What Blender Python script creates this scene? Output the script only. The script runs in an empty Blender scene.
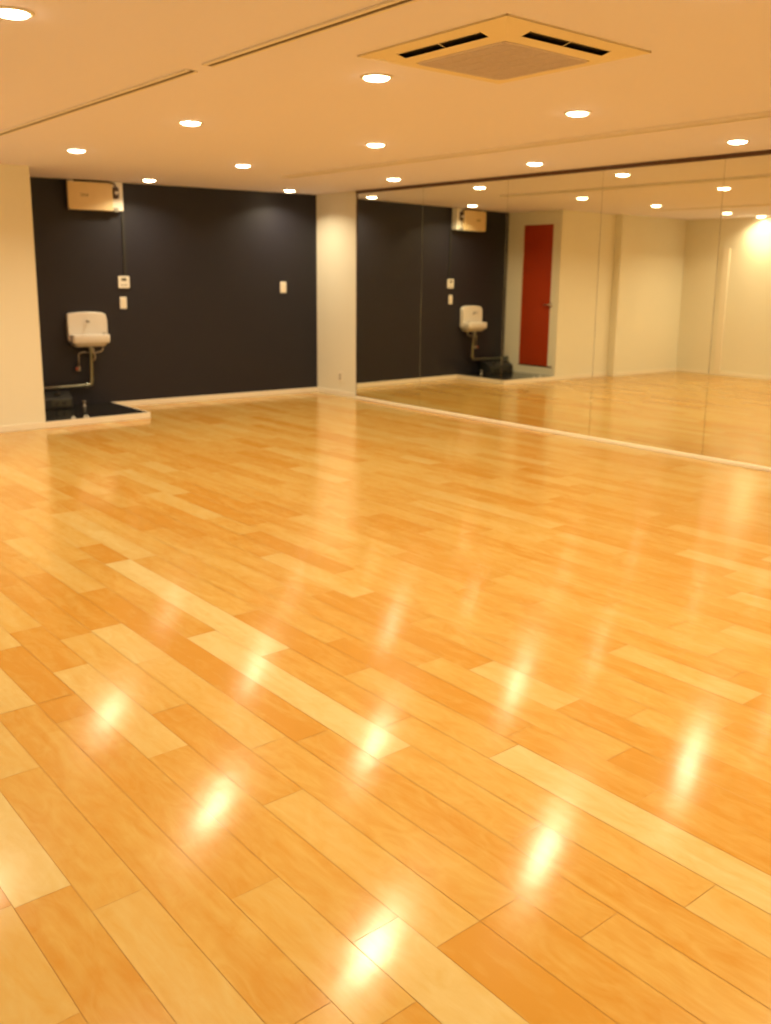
import bpy, bmesh, math, random
from mathutils import Vector, Matrix
PI = math.pi
COL = bpy.context.scene.collection
S = bpy.context.scene

# ------------------------------------------------------------------ room measures (metres)
CEIL = 2.40
MX = 6.788            # mirror wall face
MEND = 8.76           # where the mirror starts
XO = 0.21             # wall opposite the mirror
LY = 8.82             # white wall left of the alcove
LY2 = 8.70            # its part that stands a little proud
LXS = 1.87
XJ = 3.09             # alcove side wall with the door
YB, BT = 9.6944, -0.0768   # far dark wall (slightly skewed)
def back_y(x): return YB + BT * (x - 5.0)
ROTB = math.atan(BT)
YR = -2.4             # wall behind the camera
XN = -1.2             # nook beside the camera

# ------------------------------------------------------------------ helpers
def mat(name, color, rough=0.6, metal=0.0, spec=0.5, emis=None, strength=0.0, noise=0.0, nscale=40, bump=0.0, bscale=300, coat=0.0):
    m = bpy.data.materials.new(name); m.use_nodes = True
    nt = m.node_tree; b = nt.nodes['Principled BSDF']
    b.inputs['Base Color'].default_value = (*color, 1)
    b.inputs['Roughness'].default_value = rough
    b.inputs['Metallic'].default_value = metal
    b.inputs['Specular IOR Level'].default_value = spec
    b.inputs['Coat Weight'].default_value = coat
    b.inputs['Coat Roughness'].default_value = 0.05
    if emis:
        b.inputs['Emission Color'].default_value = (*emis, 1)
        b.inputs['Emission Strength'].default_value = strength
    if noise or bump:
        tc = nt.nodes.new('ShaderNodeTexCoord')
        n = nt.nodes.new('ShaderNodeTexNoise'); n.inputs['Scale'].default_value = nscale
        n.inputs['Detail'].default_value = 5
        nt.links.new(tc.outputs['Object'], n.inputs['Vector'])
        if noise:
            mx = nt.nodes.new('ShaderNodeMix'); mx.data_type = 'RGBA'
            mx.inputs['A'].default_value = (*[c * (1 - noise) for c in color], 1)
            mx.inputs['B'].default_value = (*[min(1, c * (1 + noise)) for c in color], 1)
            nt.links.new(n.outputs['Fac'], mx.inputs['Factor'])
            nt.links.new(mx.outputs['Result'], b.inputs['Base Color'])
        if bump:
            n2 = nt.nodes.new('ShaderNodeTexNoise'); n2.inputs['Scale'].default_value = bscale
            nt.links.new(tc.outputs['Object'], n2.inputs['Vector'])
            bp = nt.nodes.new('ShaderNodeBump'); bp.inputs['Strength'].default_value = bump
            bp.inputs['Distance'].default_value = 0.002
            nt.links.new(n2.outputs['Fac'], bp.inputs['Height'])
            nt.links.new(bp.outputs['Normal'], b.inputs['Normal'])
    return m

def obj(name, bm, m, parent=None, smooth=False, bevel=0.0, seg=2):
    bmesh.ops.recalc_face_normals(bm, faces=bm.faces)
    me = bpy.data.meshes.new(name); bm.to_mesh(me); bm.free()
    for x in (m if isinstance(m, (list, tuple)) else [m]): me.materials.append(x)
    o = bpy.data.objects.new(name, me); COL.objects.link(o)
    if parent: o.parent = parent
    if smooth:
        for p in me.polygons: p.use_smooth = True
    if bevel:
        md = o.modifiers.new('bevel', 'BEVEL'); md.width = bevel; md.segments = seg
        md.limit_method = 'ANGLE'; md.angle_limit = math.radians(40)
        for p in me.polygons: p.use_smooth = True
        w = o.modifiers.new('wn', 'WEIGHTED_NORMAL'); w.keep_sharp = True
    return o

def box(bm, x0, x1, y0, y1, z0, z1, mi=0):
    vs = [bm.verts.new(v) for v in ((x0,y0,z0),(x1,y0,z0),(x1,y1,z0),(x0,y1,z0),(x0,y0,z1),(x1,y0,z1),(x1,y1,z1),(x0,y1,z1))]
    for f in ((0,3,2,1),(4,5,6,7),(0,1,5,4),(1,2,6,5),(2,3,7,6),(3,0,4,7)):
        bm.faces.new([vs[i] for i in f]).material_index = mi
    return vs

def prism(bm, pts, z0, z1, mi=0):
    """pts: plan polygon"""
    a = [bm.verts.new((p[0], p[1], z0)) for p in pts]; b = [bm.verts.new((p[0], p[1], z1)) for p in pts]
    bm.faces.new(a[::-1]).material_index = mi; bm.faces.new(b).material_index = mi
    n = len(pts)
    for i in range(n):
        bm.faces.new((a[i], a[(i+1) % n], b[(i+1) % n], b[i])).material_index = mi

def slab_xz(bm, pts, y0, y1, mi=0):
    """pts: outline in x,z, extruded along y"""
    a = [bm.verts.new((p[0], y0, p[1])) for p in pts]; b = [bm.verts.new((p[0], y1, p[1])) for p in pts]
    bm.faces.new(a).material_index = mi; bm.faces.new(b[::-1]).material_index = mi
    n = len(pts)
    for i in range(n):
        bm.faces.new((a[i], b[i], b[(i+1) % n], a[(i+1) % n])).material_index = mi

def rrect(x0, x1, z0, z1, r, seg=5, corners=(1,1,1,1)):
    """rounded rectangle outline; corners: bl, br, tr, tl"""
    out = []
    cs = [(x0+r, z0+r, PI, corners[0], x0, z0), (x1-r, z0+r, 1.5*PI, corners[1], x1, z0), (x1-r, z1-r, 0, corners[2], x1, z1), (x0+r, z1-r, .5*PI, corners[3], x0, z1)]
    for cx, cz, a0, on, px, pz in cs:
        if on:
            for i in range(seg+1):
                a = a0 + .5*PI*i/seg; out.append((cx+r*math.cos(a), cz+r*math.sin(a)))
        else: out.append((px, pz))
    return out

def disc(bm, c, r, h, seg=32, axis='z', r2=None, mi=0):
    r2 = r if r2 is None else r2
    M = Matrix.Translation(Vector(c))
    if axis == 'y': M = M @ Matrix.Rotation(PI/2, 4, 'X')
    if axis == 'x': M = M @ Matrix.Rotation(PI/2, 4, 'Y')
    res = bmesh.ops.create_cone(bm, cap_ends=True, segments=seg, radius1=r, radius2=r2, depth=h, matrix=M)
    for v in res['verts']:
        for f in v.link_faces: f.material_index = mi

def lathe(bm, prof, c=(0,0,0), seg=32, axis='z'):
    rings = []
    for r, z in prof:
        ring = []
        for i in range(seg):
            a = 2*PI*i/seg; p = Vector((r*math.cos(a), r*math.sin(a), z))
            if axis == 'y': p = Vector((p.x, p.z, p.y))
            if axis == 'x': p = Vector((p.z, p.x, p.y))
            ring.append(bm.verts.new(p + Vector(c)))
        rings.append(ring)
    for k in range(len(rings)-1):
        for i in range(seg):
            bm.faces.new((rings[k][i], rings[k][(i+1) % seg], rings[k+1][(i+1) % seg], rings[k+1][i]))
    for ring in (rings[0], rings[-1]):
        try: bm.faces.new(ring)
        except ValueError: pass

def tube(bm, pts, r, seg=12, fillet=0.0):
    """round pipe along a polyline, corners filleted"""
    P = [Vector(p) for p in pts]
    if fillet:
        Q = [P[0]]
        for i in range(1, len(P)-1):
            a = (P[i-1]-P[i]); b = (P[i+1]-P[i]); f = min(fillet, a.length*.45, b.length*.45)
            A = P[i]+a.normalized()*f; B = P[i]+b.normalized()*f
            for k in range(6):
                t = k/5; Q.append((1-t)**2*A + 2*t*(1-t)*P[i] + t*t*B)
        Q.append(P[-1]); P = Q
    rings = []; up = Vector((0.13, 0.21, 0.97)).normalized()
    for i, p in enumerate(P):
        d = (P[min(i+1, len(P)-1)] - P[max(i-1, 0)]).normalized()
        u = up - d*up.dot(d)
        if u.length < 0.1: u = Vector((1, 0, 0)) - d*d.x
        u.normalize(); w = d.cross(u); up = u
        rings.append([bm.verts.new(p + r*(math.cos(2*PI*k/seg)*u + math.sin(2*PI*k/seg)*w)) for k in range(seg)])
    for k in range(len(rings)-1):
        for i in range(seg):
            bm.faces.new((rings[k][i], rings[k][(i+1) % seg], rings[k+1][(i+1) % seg], rings[k+1][i]))
    bm.faces.new(rings[0]); bm.faces.new(rings[-1])

def thing(name, label, cat, loc=(0,0,0), rotz=0, group=None):
    o = bpy.data.objects.new(name, None); COL.objects.link(o); o.empty_display_size = .1
    o.location = loc; o.rotation_euler = (0, 0, rotz); tag(o, label, cat, group); return o
def tag(o, label, cat, group=None):
    o['label'] = label; o['category'] = cat
    if group: o['group'] = group
    return o
def struct(o, label=None):
    o['kind'] = 'structure'
    if label: o['label'] = label
    return o

# ------------------------------------------------------------------ materials
M_wall = mat('white_wallpaper', (.82, .79, .67), .75, spec=.25, bump=.25, bscale=260)
M_ceil = mat('ceiling_white', (.83, .80, .98), .8, spec=.2, bump=.2, bscale=200)
M_dark = mat('navy_wallpaper', (.017, .0165, .026), .45, spec=.35, bump=.5, bscale=220)
M_base = mat('baseboard_cream', (.86, .80, .68), .45)
M_black = mat('black_gloss_board', (.012, .012, .012), .12, spec=.6)
M_cer = mat('ceramic', (.80, .77, .72), .12, coat=.4)
M_chrome = mat('chrome', (.30, .32, .27), .32, metal=1.0)
M_dullp = mat('pipe_grey', (.36, .33, .28), .4, metal=.6)
M_plast = mat('plastic_white', (.82, .80, .74), .4)
M_grey = mat('plastic_grey', (.26, .25, .22), .5)
M_blackp = mat('black_plastic', (.02, .02, .02), .45)
M_brownp = mat('brown_socket', (.06, .03, .02), .45)
M_box = mat('aged_cream_steel', (.78, .62, .36), .5, noise=.06, nscale=9)
M_trimtop = mat('dark_brown_channel', (.085, .035, .018), .5)
M_gap = mat('seam_backing', (.10, .085, .05), .7)
M_slot = mat('duct_shade_black', (.012, .008, .006), .7)
M_ac = mat('ac_ivory', (.83, .72, .50), .55)
M_grille = mat('ac_grille_mesh', (.60, .53, .56), .8, noise=.12, nscale=60)
M_rail = mat('rail_white', (.80, .75, .70), .6)
M_railgap = mat('rail_slot_shadow_grey', (.16, .12, .09), .8)
M_door = mat('red_door_paint', (.40, .040, .004), .45, noise=.08, nscale=3)
M_steel = mat('brushed_steel', (.55, .52, .46), .35, metal=1)
M_panel = mat('pump_panel', (.055, .055, .04), .5)
M_red = mat('red_valve_cap', (.5, .06, .03), .4)
M_lcd = mat('lcd_grey', (.12, .12, .09), .3)
M_lens = mat('lamp_lens', (.9, .88, .8), .3, emis=(1, .80, .52), strength=22.0)

M_mirror = bpy.data.materials.new('mirror_glass'); M_mirror.use_nodes = True
b = M_mirror.node_tree.nodes['Principled BSDF']
b.inputs['Base Color'].default_value = (.86, .85, .71, 1); b.inputs['Metallic'].default_value = 1; b.inputs['Roughness'].default_value = 0.0

def floor_material():
    m = bpy.data.materials.new('maple_planks'); m.use_nodes = True
    nt = m.node_tree; N = nt.nodes; L = nt.links; b = N['Principled BSDF']
    at = N.new('ShaderNodeAttribute'); at.attribute_name = 'tone'
    sep = N.new('ShaderNodeSeparateColor'); L.new(at.outputs['Color'], sep.inputs['Color'])
    ramp = N.new('ShaderNodeValToRGB'); cr = ramp.color_ramp
    cr.elements[0].position = 0; cr.elements[0].color = (.51, .255, .042, 1)
    cr.elements[1].position = 1; cr.elements[1].color = (.62, .49, .23, 1)
    e = cr.elements.new(.35); e.color = (.56, .35, .095, 1)
    e = cr.elements.new(.7); e.color = (.585, .415, .155, 1)
    tc = N.new('ShaderNodeTexCoord')
    mp = N.new('ShaderNodeMapping'); mp.inputs['Scale'].default_value = (9, 1.6, 1)
    L.new(tc.outputs['Object'], mp.inputs['Vector'])
    comb = N.new('ShaderNodeCombineXYZ'); mul = N.new('ShaderNodeMath'); mul.operation = 'MULTIPLY'; mul.inputs[1].default_value = 50
    L.new(sep.outputs['Green'], mul.inputs[0]); L.new(mul.outputs[0], comb.inputs['Z'])
    add = N.new('ShaderNodeVectorMath'); add.operation = 'ADD'
    L.new(mp.outputs['Vector'], add.inputs[0]); L.new(comb.outputs[0], add.inputs[1])
    no = N.new('ShaderNodeTexNoise'); no.inputs['Scale'].default_value = 1.3; no.inputs['Detail'].default_value = 6; no.inputs['Distortion'].default_value = 1.2
    L.new(add.outputs[0], no.inputs['Vector'])
    # streaky fibre
    mp2 = N.new('ShaderNodeMapping'); mp2.inputs['Scale'].default_value = (90, 5, 1); L.new(tc.outputs['Object'], mp2.inputs['Vector'])
    n2 = N.new('ShaderNodeTexNoise'); n2.inputs['Scale'].default_value = 1; n2.inputs['Detail'].default_value = 3; L.new(mp2.outputs['Vector'], n2.inputs['Vector'])
    ma = N.new('ShaderNodeMath'); ma.operation = 'MULTIPLY_ADD'; ma.inputs[1].default_value = .75
    L.new(no.outputs['Fac'], ma.inputs[0]); L.new(sep.outputs['Red'], ma.inputs[2])
    mb = N.new('ShaderNodeMath'); mb.operation = 'MULTIPLY_ADD'; mb.inputs[1].default_value = .16
    L.new(n2.outputs['Fac'], mb.inputs[0]); L.new(ma.outputs[0], mb.inputs[2])
    mp3 = N.new('ShaderNodeMapping'); mp3.inputs['Scale'].default_value = (7, 3.2, 1); L.new(add.outputs[0], mp3.inputs['Vector']); mp3.inputs['Scale'].default_value = (1.1, 2.6, 1)
    n3 = N.new('ShaderNodeTexNoise'); n3.inputs['Scale'].default_value = 1.6; n3.inputs['Detail'].default_value = 4; n3.inputs['Distortion'].default_value = 2.0; L.new(mp3.outputs['Vector'], n3.inputs['Vector'])
    md_ = N.new('ShaderNodeMath'); md_.operation = 'MULTIPLY_ADD'; md_.inputs[1].default_value = .5; L.new(n3.outputs['Fac'], md_.inputs[0]); L.new(mb.outputs[0], md_.inputs[2])
    mc = N.new('ShaderNodeMath'); mc.operation = 'SUBTRACT'; mc.inputs[1].default_value = .705; L.new(md_.outputs[0], mc.inputs[0])
    L.new(mc.outputs[0], ramp.inputs['Fac']); L.new(ramp.outputs['Color'], b.inputs['Base Color'])
    b.inputs['Roughness'].default_value = FLOOR_ROUGH
    b.inputs['Specular IOR Level'].default_value = .43
    b.inputs['Anisotropic'].default_value = .65
    tg = N.new('ShaderNodeCombineXYZ'); tg.inputs['X'].default_value = 1.0; L.new(tg.outputs[0], b.inputs['Tangent'])
    nb = N.new('ShaderNodeTexNoise'); nb.inputs['Scale'].default_value = 6; nb.inputs['Detail'].default_value = 2
    L.new(tc.outputs['Object'], nb.inputs['Vector'])
    bp = N.new('ShaderNodeBump'); bp.inputs['Strength'].default_value = .12; bp.inputs['Distance'].default_value = .004
    L.new(nb.outputs['Fac'], bp.inputs['Height']); L.new(bp.outputs['Normal'], b.inputs['Normal'])
    return m
FLOOR_ROUGH = 0.165
M_floor = floor_material()
M_joint = mat('plank_joint_dark', (.46, .23, .06), .6)

# ------------------------------------------------------------------ floor: planks in one mesh
random.seed(7)
S1, PW = .7088, .1381
table = {   # row: [(joint positions)], tones from near to far
    -2: ([1.65, 2.07, 2.9], [.45, .72, .12, .6]),
    -1: ([1.2, 2.055, 3.0], [.6, .42, .95, .5]),
    0: ([1.93, 2.66, 3.55], [.72, .55, .80, .45]),
    1: ([1.35, 3.085, 3.9], [.5, .52, .85, .40]),
    2: ([1.24, 1.76, 2.90, 3.085, 3.64, 4.4], [.35, .66, .44, .14, .20, .8, .45]),
    3: ([1.46, 2.5, 3.305, 3.8, 5.0], [.9, .48, .82, .3, .72, .5]),
    4: ([1.33, 2.055, 2.765, 3.6], [.30, .70, .40, .66, .35]),
    5: ([1.33, 2.35, 3.19, 3.62, 4.5], [.38, .55, .70, .85, .28, .5]),
    6: ([1.145, 2.3, 3.45, 4.1, 5.2], [.55, .42, .15, .2, .7, .45]),
    7: ([1.5, 2.05, 3.3, 4.6], [.45, .55, .95, .5, .6]),
    8: ([1.055, 2.2, 2.95, 4.45], [.7, .6, .48, .95, .2]),
    9: ([1.84, 2.6, 3.4, 4.43, 5.6], [.92, .6, .2, .58, .82, .5]),
    10: ([1.4, 1.9, 2.9, 4.3, 5.6], [.4, .45, .14, .52, .6, .4]),
    11: ([1.6, 2.5, 3.6, 4.9, 6.3], [.16, .6, .42, .6, .2, .5]),
    12: ([1.925, 2.35, 3.4, 4.6, 5.5], [.3, .82, .18, .5, .16, .5]),
}
bm = bmesh.new(); lay = bm.loops.layers.color.new('tone')
G = .0007
k0 = int((XN - .3 - S1) / PW) - 1; k1 = int((MX + .3 - S1) / PW) + 1
for k in range(k0, k1):
    x0 = S1 + k*PW; x1 = x0 + PW
    ys = [YR - .2]; tones = []
    if k in table:
        js, ts = table[k]
        while ys[-1] + .8 < js[0]: ys.append(ys[-1] + random.uniform(.4, .8)); tones.append(random.uniform(.3, .8))
        if tones: ys.pop(); tones.pop()
        ys += js; tones += ts
    last = ys[-1]
    prev = random.random()
    while last < 10.2:
        if len(tones) < len(ys): tones.append(random.choice([.18, .3, .38, .42, .46, .5, .52, .56, .6, .66, .74]))
        last += random.choice([random.uniform(.3, .6), random.uniform(.6, 1.2), random.uniform(.8, 1.2)]); ys.append(last)
    for i in range(len(ys)-1):
        t = tones[i] if i < len(tones) else .5
        ta, tb = random.uniform(-.00015, .00015), random.uniform(-.0003, .0003)
        vs = [bm.verts.new(p) for p in ((x0+G, ys[i]+G, ta+tb), (x1-G, ys[i]+G, -ta+tb), (x1-G, ys[i+1]-G, -ta-tb), (x0+G, ys[i+1]-G, ta-tb))]
        f = bm.faces.new(vs); f.material_index = 0
        r = random.random()
        for lp in f.loops: lp[lay] = (t, r, 0, 1)
xa, xb = S1 + k0*PW, S1 + k1*PW
box(bm, xa, xb, YR - .2, 10.3, -.06, -.0012, 1)
me = bpy.data.meshes.new('floor'); bm.normal_update(); bm.to_mesh(me); bm.free()
me.materials.append(M_floor); me.materials.append(M_joint)
fl = bpy.data.objects.new('floor', me); COL.objects.link(fl); struct(fl, 'glossy maple plank floor')

# ------------------------------------------------------------------ shell
bm = bmesh.new(); box(bm, XN - .2, MX + .3, YR - .2, 10.3, CEIL, CEIL + .1)
struct(obj('ceiling', bm, M_ceil), 'plain white ceiling')
T = .15
bm = bmesh.new()   # dark far wall, skewed
prism(bm, [(XJ - .1, back_y(XJ - .1)), (MX + .1, back_y(MX + .1)), (MX + .1, back_y(MX + .1) + T), (XJ - .1, back_y(XJ - .1) + T)], 0, CEIL)
struct(obj('wall_back', bm, M_dark), 'dark navy wallpapered far wall')
bm = bmesh.new(); box(bm, MX + .012, MX + .012 + T, YR, MEND, 0, CEIL); box(bm, MX, MX + .012 + T, MEND, back_y(MX) + .1, 0, CEIL)
struct(obj('wall_right', bm, M_wall), 'white wall that carries the mirrors')
bm = bmesh.new()
# white wall left of the alcove, with a shallow projecting part, and the alcove side wall with a door opening
box(bm, LXS, XJ - .0, LY, LY + T, 0, CEIL)
box(bm, XO - T, LXS, LY2, LY + T, 0, CEIL)
struct(obj('wall_left', bm, M_wall), 'white wall left of the dark alcove')
D0, D1, DZ0, DZ1 = 8.885, 9.535, .19, 2.215
bm = bmesh.new()
prism(bm, [(XJ - T, LY + T), (XJ, LY + T), (XJ, back_y(XJ)), (XJ - T, back_y(XJ))], DZ1, CEIL)
box(bm, XJ - T, XJ, D1, back_y(XJ) + .02, 0, DZ1)
box(bm, XJ - T, XJ, LY + T, D1, 0, DZ0)
box(bm, XJ - T, XJ - .04, D0 - .05, D1 + .05, 0, CEIL)
struct(obj('wall_alcove', bm, M_wall), 'white side wall of the alcove with a red door')
bm = bmesh.new(); box(bm, XO - T, XO, 1.15, LY2, 0, CEIL); box(bm, XN, XO, 1.15, 1.15 + T, 0, CEIL)
struct(obj('wall_opposite', bm, M_wall), 'white wall facing the mirrors')
bm = bmesh.new(); box(bm, XN - T, XN, YR, 1.3, 0, CEIL); struct(obj('wall_entrance', bm, M_wall))
bm = bmesh.new(); box(bm, XN - T, MX + T, YR - T, YR, 0, CEIL); struct(obj('wall_front', bm, M_wall))

# slim vertical board on the wall opposite the mirrors
bm = bmesh.new(); box(bm, XO, XO + .02, 7.90, 8.01, .06, 1.95)
o = obj('wall_board', bm, M_base, bevel=.004); tag(o, 'slim pale upright board on the white wall seen in the mirror', 'board')

# baseboards
ZB = .06
bm = bmesh.new(); d = .012
prism(bm, [(4.159, back_y(4.159) - d), (MX, back_y(MX) - d), (MX, back_y(MX)), (4.159, back_y(4.159))], 0, ZB)
struct(obj('baseboard_back', bm, M_base, bevel=.002), 'cream baseboard under the dark wall')
bm = bmesh.new(); box(bm, MX - .010, MX, MEND + .01, back_y(MX) - d, 0, ZB); struct(obj('baseboard_column', bm, M_base, bevel=.002))
bm = bmesh.new(); box(bm, LXS + .0, XJ, LY - .010, LY, 0, ZB); box(bm, XO, LXS + .01, LY2 - .010, LY2, 0, ZB)
struct(obj('baseboard_left', bm, M_base, bevel=.002))
bm = bmesh.new(); box(bm, XO, XO + .010, 1.15, LY2 - .01, 0, ZB); struct(obj('baseboard_opposite', bm, M_base, bevel=.002))

# mirror trims
bm = bmesh.new(); box(bm, MX - .028, MX + .012, YR, MEND, 0, .028); struct(obj('trim_1', bm, M_base, bevel=.003), 'pale wood strip under the mirrors')
bm = bmesh.new(); box(bm, MX - .014, MX + .012, YR, MEND, 2.368, CEIL); box(bm, MX - .004, MX + .012, MEND - .010, MEND, .028, 2.368)
struct(obj('trim_2', bm, M_trimtop), 'dark brown channel above the mirrors')
bm = bmesh.new(); box(bm, MX + .008, MX + .0118, YR + .01, MEND - .010, .028, 2.368); struct(obj('trim_3', bm, M_gap), 'backing seen in the mirror joints')

# ------------------------------------------------------------------ mirror panels (very slightly leaning)
bounds = [MEND - .010, 7.615, 6.398, 5.275, 4.118, 2.96, 1.80]
mlab = ['tall mirror panel beside the white corner pillar, reflecting the plain dark wall',
        'tall mirror panel reflecting the wash basin and the wall box',
        'tall mirror panel reflecting the red door beyond the basin corner',
        'tall mirror panel reflecting the white wall with the shaded upright edge',
        'tall mirror panel nearest the right edge of the photo, reflecting the bright wall spot',
        'tall mirror panel just outside the right edge of the photo']
TILT = -.0045
for i in range(6):
    y1, y0 = bounds[i] - .0012, bounds[i+1] + .0012
    root = thing('mirror_panel', mlab[i], 'mirror', (MX, (y0+y1)/2, .0285), 0, 'mirror panels along the right wall')
    hw = (y1-y0)/2; H = 2.3385
    bm = bmesh.new(); bv = .0015
    # front face turned by the tiny lean, bevelled rim
    fx = lambda z: (z - 1.17) * (-TILT) * 1.0
    pts_f = [(-hw+bv, bv), (hw-bv, bv), (hw-bv, H-bv), (-hw+bv, H-bv)]; pts_b = [(-hw, 0), (hw, 0), (hw, H), (-hw, H)]
    A = [bm.verts.new((fx(z) + .000, y, z)) for y, z in pts_f]; B = [bm.verts.new((fx(z) + .0004, y, z)) for y, z in pts_b]
    C = [bm.verts.new((.0078 if True else 0, y, z)) for y, z in pts_b]
    bm.faces.new(A[::-1])
    for a, b_ in ((A, B), (B, C)):
        for j in range(4): bm.faces.new((a[j], a[(j+1) % 4], b_[(j+1) % 4], b_[j]))
    bm.faces.new(C)
    obj('glass', bm, M_mirror, root)

# ------------------------------------------------------------------ black platform with cream edge boards
XP, ZP = 4.159, .06
bm = bmesh.new()
prism(bm, [(XJ, LY + .0), (XP - .012, LY + .0), (XP - .012, back_y(XP)), (XJ, back_y(XJ))], .0, ZP)
o = obj('platform', bm, M_black); tag(o, 'low glossy black platform with cream edge under the wash basin', 'platform')
bm = bmesh.new(); box(bm, XJ, XP, LY - .012, LY, 0, ZP + .001); obj('edge_board', bm, M_base, o, bevel=.002)
bm = bmesh.new(); box(bm, XP - .012, XP, LY, back_y(XP) - .001, 0, ZP + .001); obj('edge_board', bm, M_base, o, bevel=.002)

# ------------------------------------------------------------------ red door in the alcove side wall
dr = thing('door_1', 'red-orange painted door with lever handle beside the black platform', 'door', (XJ, (D0+D1)/2, DZ0)); 
del dr['category']; struct(dr)
hw = (D1-D0)/2; hh = DZ1-DZ0
bm = bmesh.new(); box(bm, -.038, -.006, -hw+.004, hw-.004, .004, hh-.004); obj('door_leaf', bm, M_door, dr, bevel=.003)
bm = bmesh.new()
for a in ((-hw-.02, -hw+.003, 0, hh+.02), (hw-.003, hw+.02, 0, hh+.02), (-hw+.003, hw-.003, hh-.003, hh+.02)):
    box(bm, -.02, .003, *a)
obj('door_frame', bm, M_wall, dr)
bm = bmesh.new(); box(bm, -.02, .006, -hw-.0, hw, -.012, .004); obj('threshold', bm, M_trimtop, dr)
bm = bmesh.new(); lathe(bm, [(.026, -.008), (.026, .002), (.012, .004), (.010, .04)], (0, -hw+.07, .89), 24, 'x')
tube(bm, [(.035, -hw+.07, .89), (.04, -hw+.09, .89), (.04, -hw+.18, .888)], .009, 10); obj('door_handle', bm, M_steel, dr, smooth=True)

# ------------------------------------------------------------------ wall-hung wash basin
WB = lambda x: back_y(x)
bx = 3.925; YW = WB(bx)
bas = thing('wash_basin', 'small white ceramic wall-hung wash basin with tall backsplash', 'sink', (bx, YW, ZP), ROTB)
# local: +x right, -y towards the room, z from platform top
z0 = .685 - ZP          # underside of bowl
bm = bmesh.new()
# backsplash: dished slab with arched top corners
out = [(-.215, .06), (.200, .06), (.203, .26), (.203, .31), (.195, .335), (.165, .355), (.09, .364), (0, .367), (-.10, .364), (-.19, .355), (-.212, .345), (-.215, .31), (-.215, .26)]
slab_xz(bm, [(x, z + z0) for x, z in out], -.080, -.003)
for v_ in bm.verts:
    if v_.co.z > z0 + .27 and v_.co.y < -.05: v_.co.y += .022; v_.co.z -= .004
obj('backsplash', bm, M_cer, bas, bevel=.012, seg=3)
# bowl: lofted shell (outer skin, rim, inner skin)
def plan(wl, wr, d, n=10, y0=-.0035, rc=.06):
    """outline of the bowl seen from above, back edge on the wall"""
    pts = [(-wl, y0)]
    for i in range(n+1):
        a = PI + .5*PI*i/n; pts.append((-wl + rc + rc*math.cos(a), -d + rc + rc*math.sin(a)))
    for i in range(n+1):
        a = 1.5*PI + .5*PI*i/n; pts.append((wr - rc + rc*math.cos(a), -d + rc + rc*math.sin(a)))
    pts.append((wr, y0)); return pts
bm = bmesh.new()
levels = [(plan(.155, .150, .135, rc=.03), z0), (plan(.170, .160, .150, rc=.035), z0+.006), (plan(.178, .166, .165, rc=.035), z0+.032), (plan(.200, .186, .186, rc=.030), z0+.040), (plan(.205, .192, .190, rc=.028), z0+.052), (plan(.205, .193, .191, rc=.028), z0+.122), (plan(.201, .189, .187, rc=.026), z0+.130),
          (plan(.180, .168, .165, y0=-.090, rc=.02), z0+.126), (plan(.172, .160, .155, y0=-.092, rc=.02), z0+.10), (plan(.13, .12, .145, y0=-.098, rc=.02), z0+.055)]
rings = [[bm.verts.new((x, y, z)) for x, y in p] for p, z in levels]
n = len(rings[0])
for k in range(len(rings)-1):
    for i in range(n): bm.faces.new((rings[k][i], rings[k][(i+1) % n], rings[k+1][(i+1) % n], rings[k+1][i]))
bm.faces.new(rings[0]); bm.faces.new(rings[-1])
obj('bowl', bm, M_cer, bas, smooth=True)
bm = bmesh.new(); lathe(bm, [(.0, -.006), (.016, -.006), (.014, .012), (.010, .016), (.010, .045), (.014, .046), (.013, .052), (0, .053)], (-.015, -.085, z0+.265), 20, 'y')
for v in bm.verts: v.co.y = -.085 - (v.co.y + .085)
obj('tap', bm, M_dullp, bas, smooth=True)
bm = bmesh.new(); lathe(bm, [(.013, 0), (.013, .01), (.007, .014), (.007, .03), (.002, .032)], (.145, -.125, z0+.112), 16, 'z'); box(bm, .125, .165, -.128, -.122, z0+.142, z0+.148)
obj('tap_knob', bm, M_dullp, bas)
bm = bmesh.new(); lathe(bm, [(.0, 0), (.024, 0), (.024, .004), (.018, .006), (0, .004)], (0, -.122, z0+.0555), 24); obj('drain', bm, M_chrome, bas, smooth=True)
# plumbing
lx = lambda X: X - bx
bm = bmesh.new()
tube(bm, [(-.005, -.12, z0+.005), (-.005, -.12, z0-.06), (.0, -.10, z0-.12), (-.003, -.085, .30), (-.01, -.085, .215), (-.06, -.085, .215), (lx(3.10), -.085, .20)], .019, 14, .035)
obj('waste_pipe', bm, M_chrome, bas, smooth=True)
for c, ax, r, l in (((-.003, -.085, .275), 'z', .024, .03), ((-.06, -.085, .215), 'x', .027, .035), ((-.005, -.12, z0-.02), 'z', .024, .025), ((lx(3.125), -.085, .201), 'x', .030, .02)):
    bm = bmesh.new(); disc(bm, c, r, l, 20, ax); obj('pipe_nut', bm, M_chrome, bas, bevel=.003)
bm = bmesh.new()
tube(bm, [(.13, -.10, z0+.01), (.13, -.10, z0-.045), (.10, -.10, z0-.06), (.04, -.09, z0-.07), (.0, -.08, z0-.065)], .0085, 10, .02)
tube(bm, [(.0, -.08, z0-.065), (-.08, -.07, z0-.06), (-.12, -.06, z0-.075), (-.12, -.05, z0-.22)], .0085, 10, .02)
tube(bm, [(.012, -.13, z0-.01), (.025, -.135, z0-.07), (.035, -.13, z0-.12), (.02, -.115, z0-.15)], .010, 10, .02)
obj('supply_pipe', bm, M_dullp, bas, smooth=True)
bm = bmesh.new(); disc(bm, (-.12, -.05, z0-.235), .017, .045, 16); disc(bm, (-.12, -.025, z0-.24), .013, .05, 16, 'y'); disc(bm, (-.12, -.004, z0-.24), .026, .004, 20, 'y')
v = obj('stop_valve', bm, M_dullp, bas, bevel=.002)
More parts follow.
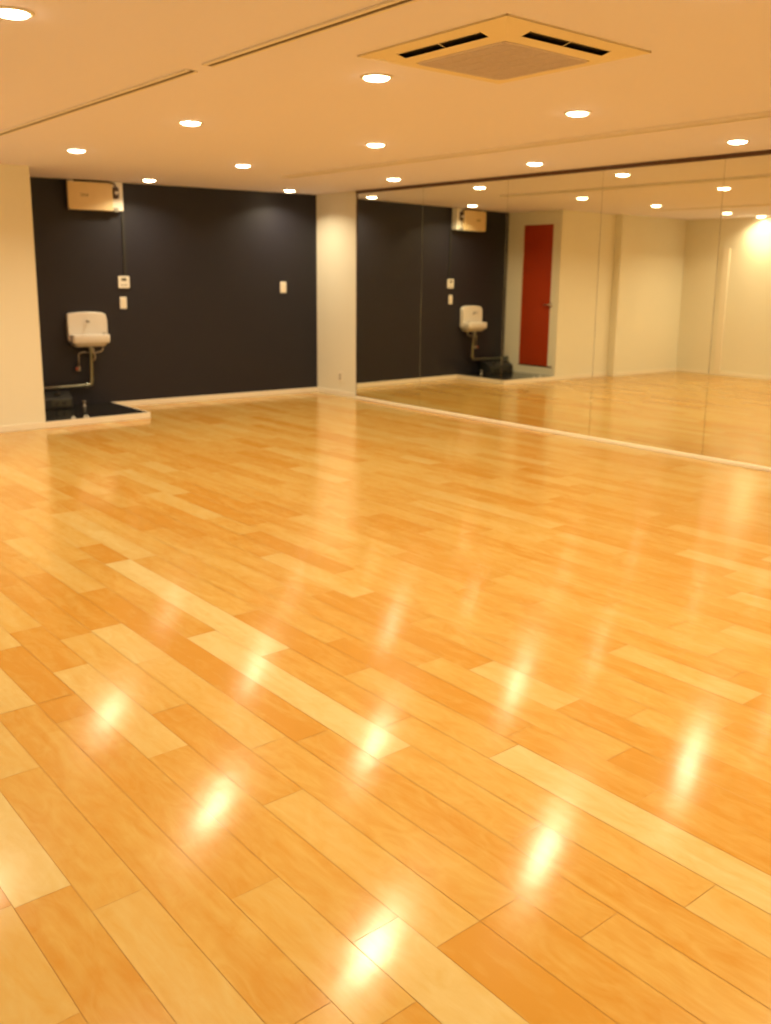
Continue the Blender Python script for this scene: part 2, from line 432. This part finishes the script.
bm = bmesh.new(); disc(bm, (-.145, -.055, z0-.235), .014, .02, 14, 'x'); obj('valve_cap', bm, M_red, v, bevel=.002)

# black pump box with sloping lid on the platform
pb = thing('pump_box', 'low black pump box on the black platform under the basin pipes', 'box', (3.43, WB(3.43) - .006, ZP + .0012), ROTB)
bm = bmesh.new()
for i, (xx) in enumerate((-.19, .30)): pass
prof = [(-.22, 0), (-.003, 0), (-.003, .165), (-.10, .165), (-.22, .105)]   # y,z side profile
a = [bm.verts.new((-.29, y, z)) for y, z in prof]; b2 = [bm.verts.new((.24, y, z)) for y, z in prof]
bm.faces.new(a); bm.faces.new(b2[::-1])
for i in range(5): bm.faces.new((a[i], b2[i], b2[(i+1) % 5], a[(i+1) % 5]))
obj('housing', bm, M_blackp, pb, bevel=.008)
bm = bmesh.new(); slab_xz(bm, rrect(.02, .22, .02, .095, .012), -.226, -.219); obj('panel', bm, M_panel, pb, bevel=.002)
bm = bmesh.new(); disc(bm, (.07, -.231, .058), .018, .022, 18, 'y'); obj('knob', bm, M_blackp, pb, bevel=.002)
bm = bmesh.new(); disc(bm, (.15, -.231, .058), .018, .022, 18, 'y'); obj('knob', bm, M_blackp, pb, bevel=.002)
bm = bmesh.new(); disc(bm, (.10, -.16, .150), .03, .03, 20); obj('pipe_collar', bm, M_blackp, pb, bevel=.003)

# two small clips lying on the front edge of the platform
for i, (cx_, lab) in enumerate(((3.375, 'small pale clip at the platform front edge, nearer the white wall'), (3.505, 'small pale clip at the platform front edge, farther from the white wall'))):
    c = thing('floor_clip', lab, 'clip', (cx_, LY + .035, ZP + .001), (.5, -.5)[i], 'clips on the platform edge')
    bm = bmesh.new(); box(bm, -.026, .026, -.010, .010, 0, .004); tube(bm, [(-.022, 0, .004), (-.018, 0, .018), (.010, 0, .020), (.022, 0, .006)], .004, 8, .005); obj('clip_body', bm, M_plast, c)
# short standpipe cap on the platform
sp = thing('drain_cap', 'small grey standpipe cap on the black platform below the basin', 'drain cap', (3.79, WB(3.79) - .17, ZP))
bm = bmesh.new(); lathe(bm, [(.0, 0), (.024, 0), (.024, .006), (.014, .008), (.014, .045), (.019, .047), (.019, .06), (0, .062)], (0,0,0), 20); obj('cap', bm, M_dullp, sp, smooth=True)

# ------------------------------------------------------------------ box high on the dark wall
cx0 = 4.06
wbx = thing('wall_box', 'cream metal utility box high on the dark wall touching the ceiling', 'utility box', (cx0, WB(cx0), 2.10), ROTB)
bm = bmesh.new(); box(bm, -.265, .295, -.10, -.003, .0, .296); obj('housing', bm, M_plast, wbx, bevel=.006)
bm = bmesh.new(); slab_xz(bm, rrect(-.29, .175, -.005, .272, .03, corners=(1,0,0,0)), -.135, -.10); cov = obj('cover', bm, M_box, wbx, bevel=.006)
bm = bmesh.new()   # worn, unreadable marking on the cover
for (a0, a1, c0, c1) in ((-.165,-.150,.135,.140),(-.150,-.146,.128,.158),(-.165,-.146,.155,.159),(-.135,-.131,.128,.158),(-.135,-.117,.143,.147),(-.119,-.115,.128,.15),(-.105,-.085,.130,.134),(-.105,-.085,.148,.152),(-.097,-.093,.130,.158)):
    box(bm, a0, a1, -.1375, -.134, c0, c1)
obj('marking', bm, M_brownp, cov)
bm = bmesh.new(); slab_xz(bm, rrect(.183, .245, .12, .245, .025), -.125, -.0995); sk = obj('socket', bm, M_brownp, wbx, bevel=.004)
bm = bmesh.new(); disc(bm, (.214, -.135, .180), .016, .03, 16, 'y'); obj('plug', bm, M_plast, sk, bevel=.003)
bm = bmesh.new(); tube(bm, [(.214, -.12, .235), (.20, -.13, .27), (.14, -.135, .285), (-.02, -.12, .288), (-.22, -.11, .286)], .008, 8, .03); obj('cable', bm, M_brownp, wbx, smooth=True)
bm = bmesh.new(); slab_xz(bm, rrect(.180, .235, -.012, .03, .01), -.120, -.0995); obj('latch', bm, M_grey, wbx, bevel=.003)

# dark conduit, controller and switches on the dark wall
xc = 4.375
cd = thing('conduit', 'dark painted cable conduit running from wall box to controller', 'conduit', (xc, WB(xc), 1.424), ROTB)
bm = bmesh.new(); slab_xz(bm, rrect(-.016, .016, 0, .676, .002), -.014, -.001); obj('duct', bm, M_blackp, cd, bevel=.003)
bm = bmesh.new(); slab_xz(bm, rrect(-.019, .019, .30, .36, .002), -.017, -.001); obj('coupling', bm, M_blackp, cd, bevel=.002)
xt = 4.352
th = thing('wall_controller', 'white square wall controller with small grey display on dark wall', 'controller', (xt, WB(xt), 1.295), ROTB)
bm = bmesh.new(); slab_xz(bm, rrect(-.062, .062, 0, .128, .008), -.018, -.001); obj('case', bm, M_plast, th, bevel=.003)
bm = bmesh.new(); slab_xz(bm, rrect(-.030, .028, .075, .108, .003), -.0195, -.0175); obj('display', bm, M_lcd, th)
for i in range(3):
    bm = bmesh.new(); slab_xz(bm, rrect(-.035+i*.026, -.017+i*.026, .025, .037, .003), -.0205, -.0175); obj('button', bm, M_grey, th)
def switch(x, z, w, h, label, rockers=2):
    s = thing('light_switch', label, 'light switch', (x, WB(x), z - h/2), ROTB, 'switch plates on the dark wall')
    bm = bmesh.new(); slab_xz(bm, rrect(-w/2, w/2, 0, h, .006), -.009, -.001); obj('plate', bm, M_plast, s, bevel=.002)
    for i in range(rockers):
        hh_ = (h - .035) / rockers
        bm = bmesh.new(); slab_xz(bm, rrect(-w/2+.018, w/2-.018, .0175 + i*hh_ + .002, .0175 + (i+1)*hh_ - .002, .003), -.013, -.008); obj('rocker', bm, M_base, s, bevel=.001)
switch(4.338, 1.137, .075, .128, 'white switch plate directly below the wall controller')
switch(6.315, 1.300, .082, .135, 'white switch plate alone on the dark wall near the white pillar', 2)
ot = thing('wall_outlet', 'pale power outlet low on the white pillar beside the mirror', 'outlet', (MX, 9.07, .175), PI/2 * -1)
# outlet local: front face towards -x world. rotate so local -y -> world -x
ot.rotation_euler = (0, 0, -PI/2)
bm = bmesh.new(); slab_xz(bm, rrect(-.037, .037, 0, .12, .006), -.009, -.001); obj('plate', bm, M_base, ot, bevel=.002)
for zz in (.04, .08):
    bm = bmesh.new(); slab_xz(bm, rrect(-.016, .016, zz-.014, zz+.014, .004), -.0105, -.0085); obj('socket', bm, M_grey, ot)

# ------------------------------------------------------------------ ceiling rails
def rail(x, y0, y1, label, wide=False):
    r = thing('ceiling_rail', label, 'rail', (x, (y0+y1)/2, CEIL), 0, 'slim rails on the ceiling')
    h = (y1-y0)/2; bm = bmesh.new()
    box(bm, -.032, -.012, -h, h, -.009, -.0005); box(bm, .014, .030, -h, h, -.009, -.0005); box(bm, -.012, .014, -h, h, -.003, -.0005)
    if wide:
        for v_ in bm.verts:
            v_.co.x *= 1.5
            if v_.co.z < -.005: v_.co.z = -.020
            if -.005 < v_.co.z < -.001: v_.co.z = -.004
    obj('track', bm, M_rail, r)
    bm = bmesh.new(); box(bm, -.011, .013, -h, h, -.0065, -.0042); obj('slot', bm, M_railgap, r)
rail(2.225, 4.12, 7.93, 'slim ceiling rail at upper left, farther of the two in line')
rail(2.225, YR + .3, 3.97, 'slim ceiling rail at upper left, nearer one passing the air conditioner')
rail(5.265, YR + .3, 7.93, 'long slim ceiling rail running between downlights and mirror wall', True)

# ------------------------------------------------------------------ ceiling cassette air conditioner
ac = thing('air_conditioner', 'square ivory ceiling cassette air conditioner with grey central grille', 'air conditioner', (3.055, 2.935, CEIL), 0)
R = .437; zb = -.037
def gz(x, y):
    """underside height: a shallow dome from the rim down to the grille plane"""
    r = max(abs(x), abs(y)); t = min(1, max(0, (R - r) / (R - .30)))
    return -.008 + t * (zb + .008)
def dome(bm, outer, cuts, th=.002):
    xs = sorted({-outer, outer, -.30, .30, *[c for r in cuts for c in r[:2]]}); ys = sorted({-outer, outer, -.30, .30, *[c for r in cuts for c in r[2:]]})
    # refine so the sloped borders stay clean
    xs = sorted(set(xs) | {-.40, .40, -.35, .35}); ys = sorted(set(ys) | {-.40, .40, -.35, .35})
    for i in range(len(xs)-1):
        for j in range(len(ys)-1):
            mx, my = (xs[i]+xs[i+1])/2, (ys[j]+ys[j+1])/2
            if any(a < mx < b and c < my < d for a, b, c, d in cuts): continue
            for v in box(bm, xs[i], xs[i+1], ys[j], ys[j+1], 0, th): v.co.z += gz(v.co.x, v.co.y)
    bmesh.ops.remove_doubles(bm, verts=bm.verts, dist=1e-5)
sl, s0, s1 = .245, .330, .382
cuts = [(-s1, -s0, -sl, sl), (s0, s1, -sl, sl), (-sl, sl, -s1, -s0), (-sl, sl, s0, s1), (-.262, .262, -.262, .262)]
bm = bmesh.new(); dome(bm, R, cuts)
for a0, a1, b0, b1 in ((-R, R, -R, -R+.004), (-R, R, R-.004, R), (-R, -R+.004, -R, R), (R-.004, R, -R, R)): box(bm, a0, a1, b0, b1, -.0075, -.0006)
obj('panel', bm, M_ac, ac)
bm = bmesh.new(); box(bm, -.395, .395, -.395, .395, -.0125, -.001); obj('duct_shade_slab', bm, M_slot, ac)  # shallow solid slab, its black stands in for shade inside the open slots
bm = bmesh.new(); prism(bm, rrect(-.268, .268, -.268, .268, .05), zb - .003, zb + .008)
gr = obj('grille', bm, M_grille, ac, bevel=.003)
bm = bmesh.new()
for i in range(25):
    t = -.24 + i*.02; box(bm, -.245, .245, t-.003, t+.003, zb - .0050, zb - .0025)
for i in range(7):
    t = -.24 + i*.08; box(bm, t-.003, t+.003, -.245, .245, zb - .0055, zb - .0025)
obj('grille_bars', bm, M_grille, gr)
for ang in (0, PI/2, PI, 1.5*PI):
    bm = bmesh.new()
    if ang in (0, PI/2):     # closed blade lying in its slot
        vs = box(bm, s0 + .005, s1 - .004, -sl + .005, sl - .005, 0, .003)
        for v in vs: v.co.z += gz(v.co.x, 0)
    else:                    # blade turned on edge, uncovering the painted duct shade
        vs = box(bm, s1 - .006, s1 - .0035, -sl + .006, sl - .006, 0, .004)
        for v in vs: v.co.z += gz(v.co.x, 0)
        vs = box(bm, s0, s1, -.0015, .0015, .002, .004)
        for v in vs: v.co.z += gz(v.co.x, 0)
    bmesh.ops.rotate(bm, verts=bm.verts, cent=(0,0,0), matrix=Matrix.Rotation(ang, 3, 'Z'))
    obj('louver', bm, M_ac, ac)

# ------------------------------------------------------------------ downlights
LAMP_E = 13.4
LAMPCOL = (1.0, .825, .53)
XS = [1.259, 2.962, 4.458, 6.188]; Y0, DY = 3.669, 1.8565
LABEL = {
 (0,0): 'round recessed downlight cut by the upper left corner of the photo',
 (1,0): 'round recessed downlight right beside the air conditioner corner',
 (2,0): 'round recessed downlight nearest to the air conditioner on its right',
 (3,0): 'round recessed downlight close to the right edge, above the mirror top',
 (1,1): 'round recessed downlight between the gapped rail and the wall box',
 (2,1): 'round recessed downlight straight below the one touching the air conditioner',
 (3,1): 'round recessed downlight over the mirror, just above its dark top channel',
 (1,2): 'round recessed downlight above the top left of the wall box',
 (2,2): 'round recessed downlight in front of the middle of the dark wall',
 (3,2): 'round recessed downlight above the left end of the mirrors',
 (2,3): 'round recessed downlight close to the dark wall, right of the wall box',
 (3,3): 'round recessed downlight close to the dark wall beside the white pillar',
 (0,1): 'round recessed downlight outside the frame left of the gapped rail',
 (0,2): 'round recessed downlight seen only in the mirror, left of the wall spot lamp',
 (4,2): 'round recessed downlight washing the white wall, seen only in the mirror',
}
pts = [((i, j), XS[i], Y0 + j*DY) for i in range(4) for j in range(4) if (i, j) in LABEL]
pts.append(((4, 2), .335, Y0 + 2*DY))
for j in (-1, -2, -3):  # unseen rows behind the camera, added to help light the room
    for i in range(4):
        pts.append(((i, j), XS[i], Y0 + j*DY))
ordn = {-1: 'nearest', -2: 'second nearest', -3: 'farthest'}
colw = ['above the white wall side', 'in the air conditioner line', 'in the middle line', 'in the mirror side line']
bm = bmesh.new()
lathe(bm, [(.062, -.0008), (.078, -.0008), (.078, -.004), (.070, -.007), (.063, -.007), (.061, -.003)], (0,0,0), 40)
ring0 = None
proto = None
for (i, j), x, y in pts:
    lab = LABEL.get((i, j)) or 'unseen recessed downlight added for illumination, %s row behind, %s' % (ordn[j], colw[i])
    root = thing('downlight', lab, 'ceiling light', (x, y, CEIL), 0, 'recessed ceiling downlights')
    if proto is None:
        a = obj('trim_ring', bm, M_plast, root, smooth=True)
        b3 = bmesh.new(); lathe(b3, [(.0605, -.0008), (.0605, -.009), (.054, -.014), (.035, -.0185), (.012, -.0200), (.0, -.0201)], (0,0,0), 40)
        bmesh.ops.remove_doubles(b3, verts=b3.verts, dist=1e-5)
        c = obj('lens', b3, M_lens, root, smooth=True)
        ld = bpy.data.lights.new('bulb', 'AREA'); ld.shape = 'DISK'; ld.size = .11; ld.energy = LAMP_E; ld.color = LAMPCOL; ld.spread = math.radians(140)
        l = bpy.data.objects.new('bulb', ld); COL.objects.link(l); l.parent = root; l.location = (0, 0, -.0210)
        proto = (a, c, l)
    else:
        for src in proto:
            d_ = src.copy(); COL.objects.link(d_); d_.parent = root

# ------------------------------------------------------------------ camera
f, yaw, pitch, roll, h = 929.87, .6916, .1997, .0084, 1.4833
fw = Vector((math.sin(yaw)*math.cos(pitch), math.cos(yaw)*math.cos(pitch), -math.sin(pitch)))
r = Vector((math.cos(yaw), -math.sin(yaw), 0)); u = r.cross(fw)
c_, s_ = math.cos(roll), math.sin(roll)
r2 = c_*r + s_*u; u2 = -s_*r + c_*u
cam = bpy.data.cameras.new('camera'); co = bpy.data.objects.new('camera', cam); COL.objects.link(co)
Mx = Matrix((r2, u2, -fw)).transposed().to_4x4(); Mx.translation = Vector((0, 0, h)); co.matrix_world = Mx
cam.sensor_fit = 'VERTICAL'; cam.sensor_height = 36.0; cam.sensor_width = 36.0
cam.lens = f / 1024 * 36.0; cam.shift_x = 0; cam.shift_y = (460.8 - 512) / 1024
cam.clip_start = .02; cam.clip_end = 60
cam.dof.use_dof = True; cam.dof.focus_distance = 2.3; cam.dof.aperture_fstop = 3.6
S.camera = co

# ------------------------------------------------------------------ world, view
w = bpy.data.worlds.new('world'); S.world = w; w.use_nodes = True
w.node_tree.nodes['Background'].inputs['Color'].default_value = (.02, .015, .01, 1)
w.node_tree.nodes['Background'].inputs['Strength'].default_value = .2
S.view_settings.view_transform = 'Standard'; S.view_settings.look = 'None'
S.view_settings.exposure = 0.0; S.view_settings.gamma = 1.0; S.view_settings.use_curve_mapping = False
